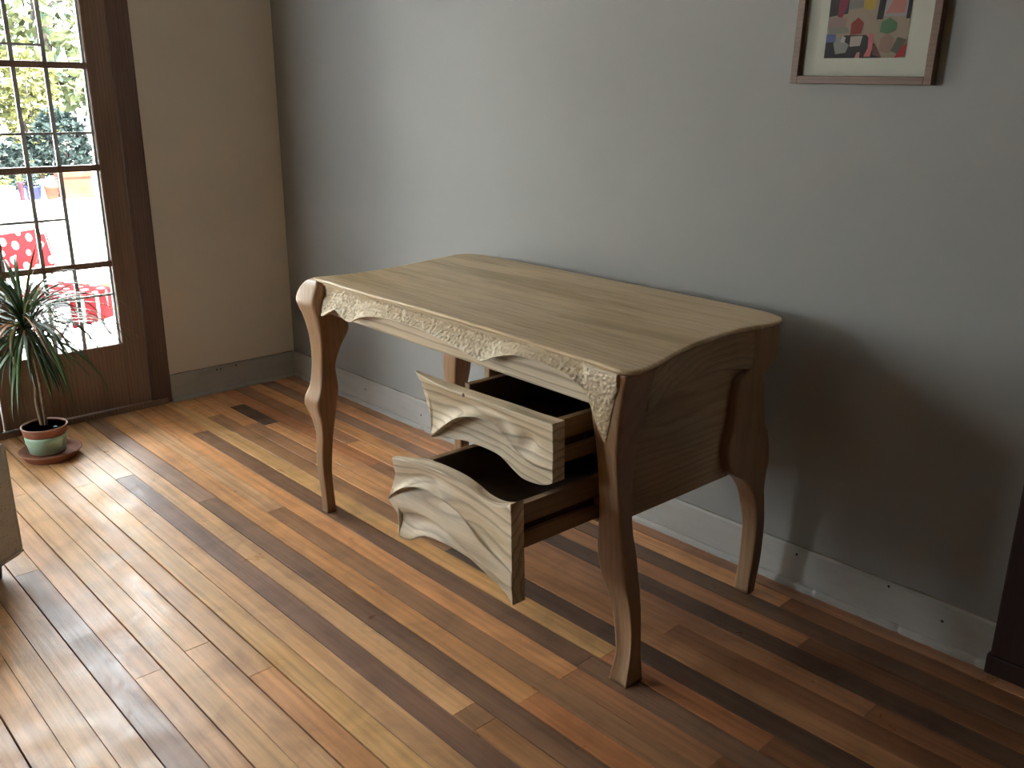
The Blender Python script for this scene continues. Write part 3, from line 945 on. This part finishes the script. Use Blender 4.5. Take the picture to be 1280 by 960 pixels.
# ================================================================== PLANT
def strip_leaf(L, elev, droop, width, curl=0.0):
    """one strap leaf as points along its arc, in the x-z plane, V-shaped across"""
    n = 9
    x = z = 0.0
    a = elev
    vs, fs = [], []
    for i in range(n + 1):
        t = i / n
        w = width * (0.55 + 0.9 * t if t < 0.4 else 0.91 * (1 - ((t - 0.4) / 0.6) ** 1.7) + 0.02)
        s, c = math.sin(a), math.cos(a)
        y0 = curl * t * t * L
        vs += [(x - s * 0.0, y0 - w / 2, z + 0.18 * w), (x, y0, z), (x, y0 + w / 2, z + 0.18 * w), (x, y0, z - 0.0006)]
        x += c * L / n; z += s * L / n
        a -= droop / n * (0.5 + 1.1 * t)
    for i in range(n):
        b = i * 4
        fs += [(b, b + 1, b + 5, b + 4), (b + 1, b + 2, b + 6, b + 5), (b + 2, b + 3, b + 7, b + 6), (b + 3, b, b + 4, b + 7)]
    return vs, fs

PL = empty('potted_dracaena', (0.314, -1.233, 0.0))
tag(PL, 'dracaena with drooping strap leaves in a pot with a mint green band', 'plant')
PS, PH = 0.80, 0.70
def sc(pr):
    return [(r * PS, 0.0205 + (z - 0.021) * PH) for r, z in pr]
g = Geo().lathe(sc([(0.070, 0.021), (0.074, 0.024), (0.0862, 0.098), (0.0885, 0.128), (0.093, 0.131), (0.0965, 0.160), (0.0985, 0.164), (0.0985, 0.170), (0.0955, 0.173), (0.092, 0.170), (0.089, 0.150), (0.086, 0.142)]), n=48)
g.make('pot', MAT['terra'], PL, True)
g = Geo().lathe(sc([(0.0752, 0.030), (0.0772, 0.030), (0.0905, 0.108), (0.0910, 0.124), (0.0880, 0.124)]), n=48)
g.make('pot_band', MAT['green_band'], PL, True)['label'] = 'mint green band round the pot'
Geo().lathe(sc([(0.0975, 0.168), (0.1000, 0.169), (0.1002, 0.173), (0.0975, 0.1755), (0.0945, 0.173), (0.094, 0.168)]), n=48).make('pot_rim', MAT['rim'], PL, True)
rs = []
g = Geo()
for r in (0.0700, 0.058, 0.045, 0.03, 0.012):
    rs.append([(r * math.cos(t), r * math.sin(t), 0.110 + 0.004 * mnoise.noise(Vector((r * 70 * math.cos(t), r * 70 * math.sin(t), 1)))) for t in [j * math.pi / 14 for j in range(28)]])
g.rings(rs, cap0=False).make('soil', MAT['soil'], PL, True)
for (dx, dy, r) in ((0.045, 0.035, 0.014), (0.062, 0.012, 0.010)):
    o = Geo().lathe([(r * .4, -r * .6), (r, 0), (r * .75, r * .5), (r * .2, r * .7)], n=10).make('pebble', MAT['pebble'], PL, True)
    o.location = (dx * .8, dy * .8, 0.115)
stem_pts = [(-0.02 + 0.006 * math.sin(i * 0.9), -0.004 + 0.004 * math.cos(i * 1.3), 0.104 + 0.0390 * i) for i in range(12)]
Geo().tube(stem_pts, [0.0085 - 0.0003 * i + (0.0008 if i % 2 else 0) for i in range(12)], 10).make('stem', MAT['stem'], PL, True)
Geo().tube([(-0.004, 0.008, 0.104), (-0.006, 0.010, 0.26), (-0.014, 0.006, 0.40), (-0.02, 0.0, 0.50)], [0.007, 0.006, 0.006, 0.005], 8).make('stem', MAT['stem'], PL, True)
crown = Vector(stem_pts[-1])
rl = random.Random(21)
protos = []
for i in range(14):
    L = rl.uniform(0.26, 0.42)
    el = rl.uniform(-0.3, 1.35)
    dr = rl.uniform(1.3, 2.9) if el > 0 else rl.uniform(0.9, 1.6)
    vs, fs = strip_leaf(L, el, dr, rl.uniform(0.013, 0.021), rl.uniform(-0.12, 0.12))
    m = MAT[rl.choice(['leaf_dark', 'leaf_dark', 'leaf_mid', 'leaf_mid', 'leaf_olive', 'leaf_rust'])]
    protos.append((vs, fs, m))
# the stray leaves the photograph shows: azimuth, length, start elevation, droop, material
special = [(20, .32, 1.25, .35, 'leaf_olive'), (50, .36, 0.75, 1.0, 'leaf_rust'), (42, .34, 0.95, 1.7, 'leaf_mid'), (60, .36, 0.45, 1.35, 'leaf_mid'), (48, .38, 0.25, 1.3, 'leaf_olive'),
           (75, .33, 1.35, .5, 'leaf_olive'), (35, .30, 1.1, 1.0, 'leaf_rust'), (200, .38, 1.1, 1.4, 'leaf_mid')]
def put_leaf(data_or_mesh, az, z, tilt=0.0):
    if isinstance(data_or_mesh, tuple):
        o = mk('leaf', data_or_mesh[0], data_or_mesh[1], data_or_mesh[2], PL, True)
    else:
        o = bpy.data.objects.new('leaf', data_or_mesh); COL.objects.link(o); o.parent = PL
    o.location = (crown.x + 0.006 * math.cos(az), crown.y + 0.006 * math.sin(az), z)
    o.rotation_euler = (0, tilt, az)
    return o
meshes = [put_leaf(p, rl.uniform(0, 6.28), crown.z + rl.uniform(-0.06, 0.01)).data for p in protos]
for i in range(84):
    put_leaf(rl.choice(meshes), i * 2.399 + rl.uniform(-.3, .3), crown.z + rl.uniform(-0.09, 0.015), rl.uniform(-0.15, 0.2))
for i in range(64):      # the skirt of older leaves hanging down
    vs, fs = strip_leaf(rl.uniform(.22, .34), rl.uniform(-.75, -.1), rl.uniform(.7, 1.2), rl.uniform(.013, .020), rl.uniform(-.1, .1)) if i < 8 else (None, None)
    if vs:
        meshes.append((put_leaf((vs, fs, MAT[rl.choice(['leaf_dark', 'leaf_mid'])]), rl.uniform(0, 6.28), crown.z - rl.uniform(.0, .05))).data)
    else:
        put_leaf(rl.choice(meshes[-8:]), rl.uniform(0, 6.28), crown.z - rl.uniform(0, .08), rl.uniform(-.1, .2))
for az, L, el, dr, m in special:
    vs, fs = strip_leaf(L, el, dr, 0.015)
    put_leaf((vs, fs, MAT[m]), math.radians(az), crown.z)

SA = Geo().lathe([(r * .85, z) for r, z in [(0.098, 0.0005), (0.104, 0.002), (0.122, 0.026), (0.1265, 0.028), (0.128, 0.032), (0.1255, 0.0345), (0.121, 0.031), (0.104, 0.0235), (0.100, 0.0205), (0.020, 0.0200)]], n=56).make('plant_saucer', MAT['terra'], None, True)
SA.location = (0.322, -1.226, 0.0)
tag(SA, 'round terracotta saucer under the plant pot on the floor', 'saucer')

# ================================================================== FOOTSTOOL at the left edge
OT = empty('upholstered_footstool', (1.195, -1.553, 0.0), math.radians(-56))
tag(OT, 'beige linen upholstered footstool cut off by the left edge of the picture', 'footstool')
g = Geo().box(0.0, 0.52, -0.44, 0.0, 0.058, 0.40, 0.022)
g.make('upholstered_body', MAT['linen'], OT, True)
g = Geo().tube([(0.012, 0.0005, 0.075), (0.26, 0.0015, 0.075), (0.508, 0.0005, 0.075)], 0.004, 8)
g.make('piping', MAT['linen'], OT, True)
for px_, py_ in ((0.06, -0.06), (0.46, -0.06), (0.06, -0.38), (0.46, -0.38)):
    Geo().lathe([(0.014, 0.0), (0.016, 0.004), (0.022, 0.062)], px_, py_, 14).make('leg', MAT['casing'], OT, True)

# ================================================================== PICTURE
PF = empty('framed_print', (2.740, -0.0005, 1.3365), 0)
PF.rotation_euler = (0, math.radians(1.1), 0)
tag(PF, 'brown wooden frame with cream mat and a colourful still life print on the wall', 'picture')
FW, FH, FT = 0.1725, 0.30, 0.018
g = Geo()
g.box(-FW, -FW + FT, -0.024, 0, 0, FH, 0.0015); g.box(FW - FT, FW, -0.024, 0, 0, FH, 0.0015)
g.box(-FW + FT, FW - FT, -0.024, 0, 0, FT, 0.0015); g.box(-FW + FT, FW - FT, -0.024, 0, FH - FT, FH, 0.0015)
g.make('frame', MAT['frame'], PF)
bbox('mat_board', -FW + FT, FW - FT, -0.010, -0.002, FT, FH - FT, MAT['mat'], PF)
AX0, AX1, AZ0, AZ1 = -0.0965, 0.1005, 0.058, 0.205
patches = [([(0, 0), (1, 0), (1, 1), (0, 1)], (0.30, 0.235, 0.17)), ([(0, .62), (.24, .66), (.25, 1), (0, 1)], (.045, .04, .038)), ([(.11, .62), (.17, .60), (.22, .75), (.23, 1), (.12, 1)], (.20, .03, .055)),
           ([(.24, .72), (.42, .74), (.42, 1), (.24, 1)], (.19, .18, .16)), ([(.42, .74), (.50, .70), (.57, .72), (.57, 1), (.43, 1)], (.40, .28, .05)), ([(.0, .44), (.22, .42), (.25, .60), (.0, .62)], (.26, .18, .16)),
           ([(.68, .60), (.96, .60), (.97, 1), (.68, 1)], (.30, .28, .28)), ([(.70, .64), (.92, .64), (.93, .90), (.84, .93), (.76, .80)], (.42, .17, .13)), ([(.60, .56), (.675, .56), (.70, 1), (.62, 1)], (.02, .018, .018)),
           ([(.945, .56), (.99, .56), (1, 1), (.955, 1)], (.025, .02, .02)), ([(.03, .36), (.28, .38), (.26, .46), (.02, .46)], (.20, .19, .16)), ([(0, .20), (.13, .24), (.12, .36), (0, .36)], (.10, .12, .24)),
           ([(0, 0), (.72, 0), (.62, .20), (.50, .34), (.24, .34), (.10, .24), (0, .24)], (.035, .028, .028)), ([(.14, .06), (.27, .08), (.30, .20), (.22, .26), (.16, .33), (.10, .22)], (.24, .24, .21)),
           ([(.19, .24), (.24, .23), (.25, .31), (.20, .33)], (.40, .38, .33)), ([(.31, .17), (.44, .18), (.46, .33), (.31, .32)], (.38, .33, .28)), ([(.30, .34), (.44, .36), (.45, .52), (.38, .60), (.30, .52)], (.24, .045, .03)),
           ([(.50, .02), (.58, .02), (.60, .18), (.58, .36), (.53, .36), (.54, .15)], (.46, .13, .13)), ([(.39, 0), (.45, 0), (.45, .09), (.41, .08)], (.42, .18, .20)), ([(.60, .05), (.72, 0), (.64, .17), (.59, .2)], (.15, .07, .05)),
           ([(.66, .38), (.76, .34), (.84, .40), (.85, .50), (.76, .58), (.67, .52)], (.07, .16, .07)), ([(.68, .10), (.80, .06), (.84, .28), (.76, .36), (.68, .28)], (.27, .17, .12)),
           ([(.82, .10), (.92, .04), (.99, .26), (.88, .30)], (.10, .10, .06)), ([(.87, 0), (.98, .02), (1, .22), (.94, .14)], (.36, .02, .03))]
vs, fs, fm, ms = [], [], [], []
for i, (poly, c) in enumerate(patches):
    m = bpy.data.materials.new('print_ink_%s' % 'abcdefghijklmnopqrstuvwxyz'[i]); m.use_nodes = True
    m.node_tree.nodes['Principled BSDF'].inputs['Base Color'].default_value = (c[0] * .72, c[1] * .72, c[2] * .72, 1)
    m.node_tree.nodes['Principled BSDF'].inputs['Roughness'].default_value = 0.8
    ms.append(m)
    b = len(vs)
    y = -0.0104 - 0.00006 * i
    for a_, b_ in poly:
        vs.append((AX0 + a_ * (AX1 - AX0), y, AZ0 + b_ * (AZ1 - AZ0)))
    fs.append(tuple(range(b, b + len(poly)))); fm.append(i)
mk('still_life_print', vs, fs, None, PF, False, ms, fm)

# ================================================================== OUTSIDE
GZ = -0.15
structure(bbox('patio', -7.2, -0.22, -9.0, 6.0, GZ - 0.1, GZ, MAT['patio']))
structure(bbox('raised_terrace', -9.0, -4.9, -6.0, 6.0, GZ, 0.395, MAT['patio'], None, 0.01))
structure(bbox('garden_wall', -9.2, -9.0, -6.0, 7.0, GZ, 0.95, MAT['gardenwall']))
structure(bbox('garden_ground', -40, -7.2, -30, 30, GZ - 0.3, GZ - 0.12, MAT['bush_green']))

def pot_round(name, x, y, z, r, h, mat, label, flare=1.15, plant=None, pmat='bush_green'):
    t = empty(name, (x, y, z))
    tag(t, label, 'plant pot')
    Geo().lathe([(r * .8, 0), (r * .84, .005), (r * flare * .93, h * .85), (r * flare, h * .86), (r * flare, h), (r * flare * .92, h), (r * flare * .88, h * .86)], n=24).make('pot', MAT[mat], t, True)
    if plant:
        leafball(plant[0], plant[1], plant[2], (0, 0, h + plant[1] * .6), MAT[pmat], t, plant[3])
    return t

def leafball(n, rx, rz, c, mat, parent, size, name='foliage', seed=1):
    rr = random.Random(seed * 77 + n)
    vs, fs = [], []
    for i in range(n):
        while True:
            p = Vector((rr.uniform(-1, 1), rr.uniform(-1, 1), rr.uniform(-1, 1)))
            if p.length < 1:
                break
        p = p.normalized() * (p.length ** 0.5)
        w = 1 + 0.28 * mnoise.noise(p * 2.3 + Vector((seed * 3.1, 0, 0)))
        q = Vector((p.x * rx * w, p.y * rx * w, p.z * rz * w)) + Vector(c)
        a = Vector((rr.gauss(0, 1), rr.gauss(0, 1), rr.gauss(0, .7))).normalized()
        b = a.cross(Vector((rr.gauss(0, 1), rr.gauss(0, 1), rr.gauss(0, 1)))).normalized()
        s = size * rr.uniform(.6, 1.3)
        n0 = a.cross(b) * s * .12
        k0 = len(vs)
        vs += [q - a * s, q + b * s * .42 + n0, q + a * s, q - b * s * .42 + n0]
        fs.append((k0, k0 + 1, k0 + 2, k0 + 3))
    o = mk(name, vs, fs, mat, parent, False)
    o['kind'] = 'stuff'
    return o

TZ = 0.395
pot_round('flower_bowl', -5.3, 0.135, TZ, 0.105, 0.125, 'white_pot', 'white round bowl planter at the left end of the terrace edge', 1.2, (90, .09, .05, .025), 'bush_lime')
pot_round('narrow_pot', -5.22, 0.287, TZ, 0.024, 0.17, 'plum_pot', 'narrow plum coloured pot between the white bowl and the blue pot', 1.1, (40, .022, .05, .02), 'bush_lime')
pot_round('glazed_pot', -5.25, 0.395, TZ, 0.068, 0.125, 'blue_pot', 'blue glazed pot on the terrace seen through the leaded door', 1.12, (120, .058, .10, .025), 'bush_dark')
pot_round('terracotta_pot', -5.2, 0.535, TZ, 0.056, 0.115, 'terra_lit', 'small round terracotta pot with white flowers right of the blue pot', 1.15, (110, .052, .06, .02), 'petal')
t = empty('square_planter', (-5.25, 0.76, TZ)); tag(t, 'square terracotta planter at the right end of the terrace edge', 'plant pot')
g = Geo(); g.box(-.10, .10, -.125, .125, 0.03, .20, .006); g.make('body', MAT['terra_lit'], t)
g = Geo(); g.box(-.115, .115, -.14, .14, .19, .235, .006); g.make('rim', MAT['terra_lit'], t)
g = Geo(); g.box(-.11, .11, -.135, .135, 0, .035, .006); g.make('foot', MAT['terra_lit'], t)
MAT['terra_dim'] = plain('weathered_terracotta', (0.045, 0.022, 0.018), 0.8, 0.25, 12, 0.0, 0.06)
t = empty('trough_planter', (-2.95, 0.12, GZ)); tag(t, 'low terracotta trough planter on the patio behind the red chair', 'plant pot')
g = Geo(); g.box(-.10, .10, -.16, .22, 0.0, .13, .008); g.make('body', MAT['terra_dim'], t)
g = Geo(); g.box(-.115, .115, -.175, .235, .13, .165, .006); g.make('rim', MAT['terra_lit'], t)

# folding chair with red dotted pads
CH = empty('folding_chair', (-1.60, -0.55, GZ), math.radians(122))
tag(CH, 'folding metal garden chair with red polka dot pads outside the door', 'chair')
def rbox(name, w, d, h, loc, rx, mat):
    o = Geo().box(-w / 2, w / 2, -d / 2, d / 2, -h / 2, h / 2, min(h, d) * .35).make(name, MAT[mat], CH, True)
    o.location = loc; o.rotation_euler = (rx, 0, 0)
    return o
# chair faces local -y; seat height .40
rbox('seat_pad', .36, .36, .04, (0, -.02, .385), 0.05, 'dots')
rbox('seat_flap', .36, .028, .17, (0, -.208, .315), 0.0, 'dots')
bp = rbox('back_pad', .36, .24, .04, (0, .215, .60), math.radians(76), 'dots')
for s in (-1, 1):
    Geo().tube([(s * .19, -.20, 0), (s * .19, .02, .36), (s * .19, .17, .50), (s * .19, .235, .76)], .010, 8).make('frame_tube', MAT['steel'], CH, True)
    Geo().tube([(s * .175, .26, 0), (s * .175, .02, .30), (s * .175, -.19, .37)], .010, 8).make('leg', MAT['steel'], CH, True)
    Geo().tube([(s * .19, -.20, .36), (s * .19, .16, .36)], .009, 8).make('seat_rail', MAT['steel'], CH, True)
Geo().tube([(-.19, .235, .755), (.19, .235, .755)], .010, 8).make('top_bar', MAT['steel'], CH, True)
Geo().tube([(-.175, .20, .08), (.175, .20, .08)], .008, 8).make('stretcher', MAT['steel'], CH, True)

def bush(name, x, y, z, rx, rz, mat, label, n, size, seed, cat='bush'):
    t = empty(name, (x, y, z)); tag(t, label, cat)
    leafball(n, rx, rz, (0, 0, rz * .95), MAT[mat], t, size, 'foliage', seed)
    g = Geo()
    rr = random.Random(seed)
    for i in range(5):
        a = rr.uniform(0, 6.28)
        g.tube([(0.02 * i, 0, 0), (rx * .3 * math.cos(a), rx * .3 * math.sin(a), rz * .8), (rx * .6 * math.cos(a), rx * .6 * math.sin(a), rz * 1.5)], [.022, .014, .006], 6)
    g.make('branches', MAT['bark'], t, True)
bush('evergreen_bush', -6.3, 0.30, TZ, .42, .26, 'bush_dark', 'low dark evergreen bush behind the white bowl', 1500, .05, 2)
bush('evergreen_bush', -6.6, 1.10, TZ, .30, .40, 'bush_dark', 'dark evergreen bush behind the square planter', 1300, .05, 3)
bush('lime_bush', -7.2, 0.25, TZ, .42, .62, 'bush_lime', 'sunlit lime green bush behind the pots', 1300, .06, 4)
bush('lime_bush', -7.6, 1.15, TZ, .32, .75, 'bush_lime', 'tall sunlit lime bush beside the garden wall', 900, .06, 5)
bush('garden_shrub', -8.0, -1.6, TZ, .55, .5, 'bush_green', 'broad green shrub at the left of the terrace', 1400, .07, 6)
bush('garden_shrub', -8.0, 2.8, TZ, .55, .5, 'bush_green', 'broad green shrub at the right of the terrace', 1200, .07, 7)
def sapling(x, y, seed, label):
    t = empty('young_tree', (x, y, TZ)); tag(t, label, 'tree')
    rr = random.Random(seed)
    g = Geo()
    g.tube([(0, 0, 0), (.03, .02, .8), (.0, .06, 1.5), (.05, .08, 2.1)], [.03, .022, .015, .006], 8)
    for i in range(12):
        z = rr.uniform(.7, 1.9); a = rr.uniform(0, 6.28); L = rr.uniform(.3, .6)
        g.tube([(.02, .04, z), (L * .5 * math.cos(a), L * .5 * math.sin(a), z + .15), (L * math.cos(a), L * math.sin(a), z + rr.uniform(.1, .4))], [.010, .007, .003], 5)
    g.make('trunk', MAT['bark'], t, True)
    leafball(170, .62, .75, (0, 0, 1.45), MAT['bush_green'], t, .055, 'foliage', seed)
sapling(-8.15, 2.0, 31, 'thin young tree with sparse leaves right of the tall lime bush')
sapling(-8.2, 0.40, 33, 'thin young tree with sparse leaves left of the tall lime bush')

MAT['tree_leaf'] = foliage_mat('pale_sunlit_tree_leaves', (0.085, 0.095, 0.045))
def tall_tree(x, y, h, r, seed, label):
    t = empty('garden_tree', (x, y, GZ - 0.12)); tag(t, label, 'tree')
    g = Geo()
    g.tube([(0, 0, 0), (.06, .04, h * .3), (.0, .1, h * .6), (.05, .0, h * .9)], [.16, .13, .09, .03], 10)
    rr = random.Random(seed)
    for i in range(9):
        z = rr.uniform(.25, .75) * h; a = rr.uniform(0, 6.28); L = rr.uniform(.5, .9) * r
        g.tube([(.03, .05, z), (L * .5 * math.cos(a), L * .5 * math.sin(a), z + .3), (L * math.cos(a), L * math.sin(a), z + rr.uniform(.3, .9))], [.06, .04, .012], 6)
    g.make('trunk', MAT['bark'], t, True)
    leafball(5200, r, h * .40, (0, 0, h * .58), MAT['tree_leaf'], t, .13, 'foliage', seed)
for x_, y_, h_, r_, sd, lb in ((-11.2, -1.9, 6.8, 2.1, 43, 'unseen tree added left of the door glass to cut sky light at the door'),
                               (-11.5, 2.5, 6.2, 2.1, 47, 'tall pale leafy tree filling the top panes of the leaded door'),
                               (-11.4, 6.9, 6.6, 2.1, 53, 'unseen tree added behind the side wall to cut sky light at the door'),
                               (-11.6, -6.2, 6.4, 2.0, 41, 'unseen tree added past the left end of the garden wall to cut sky light')):
    tall_tree(x_, y_, h_, r_, sd, lb)  # trees out of view are added to block sky light at the door
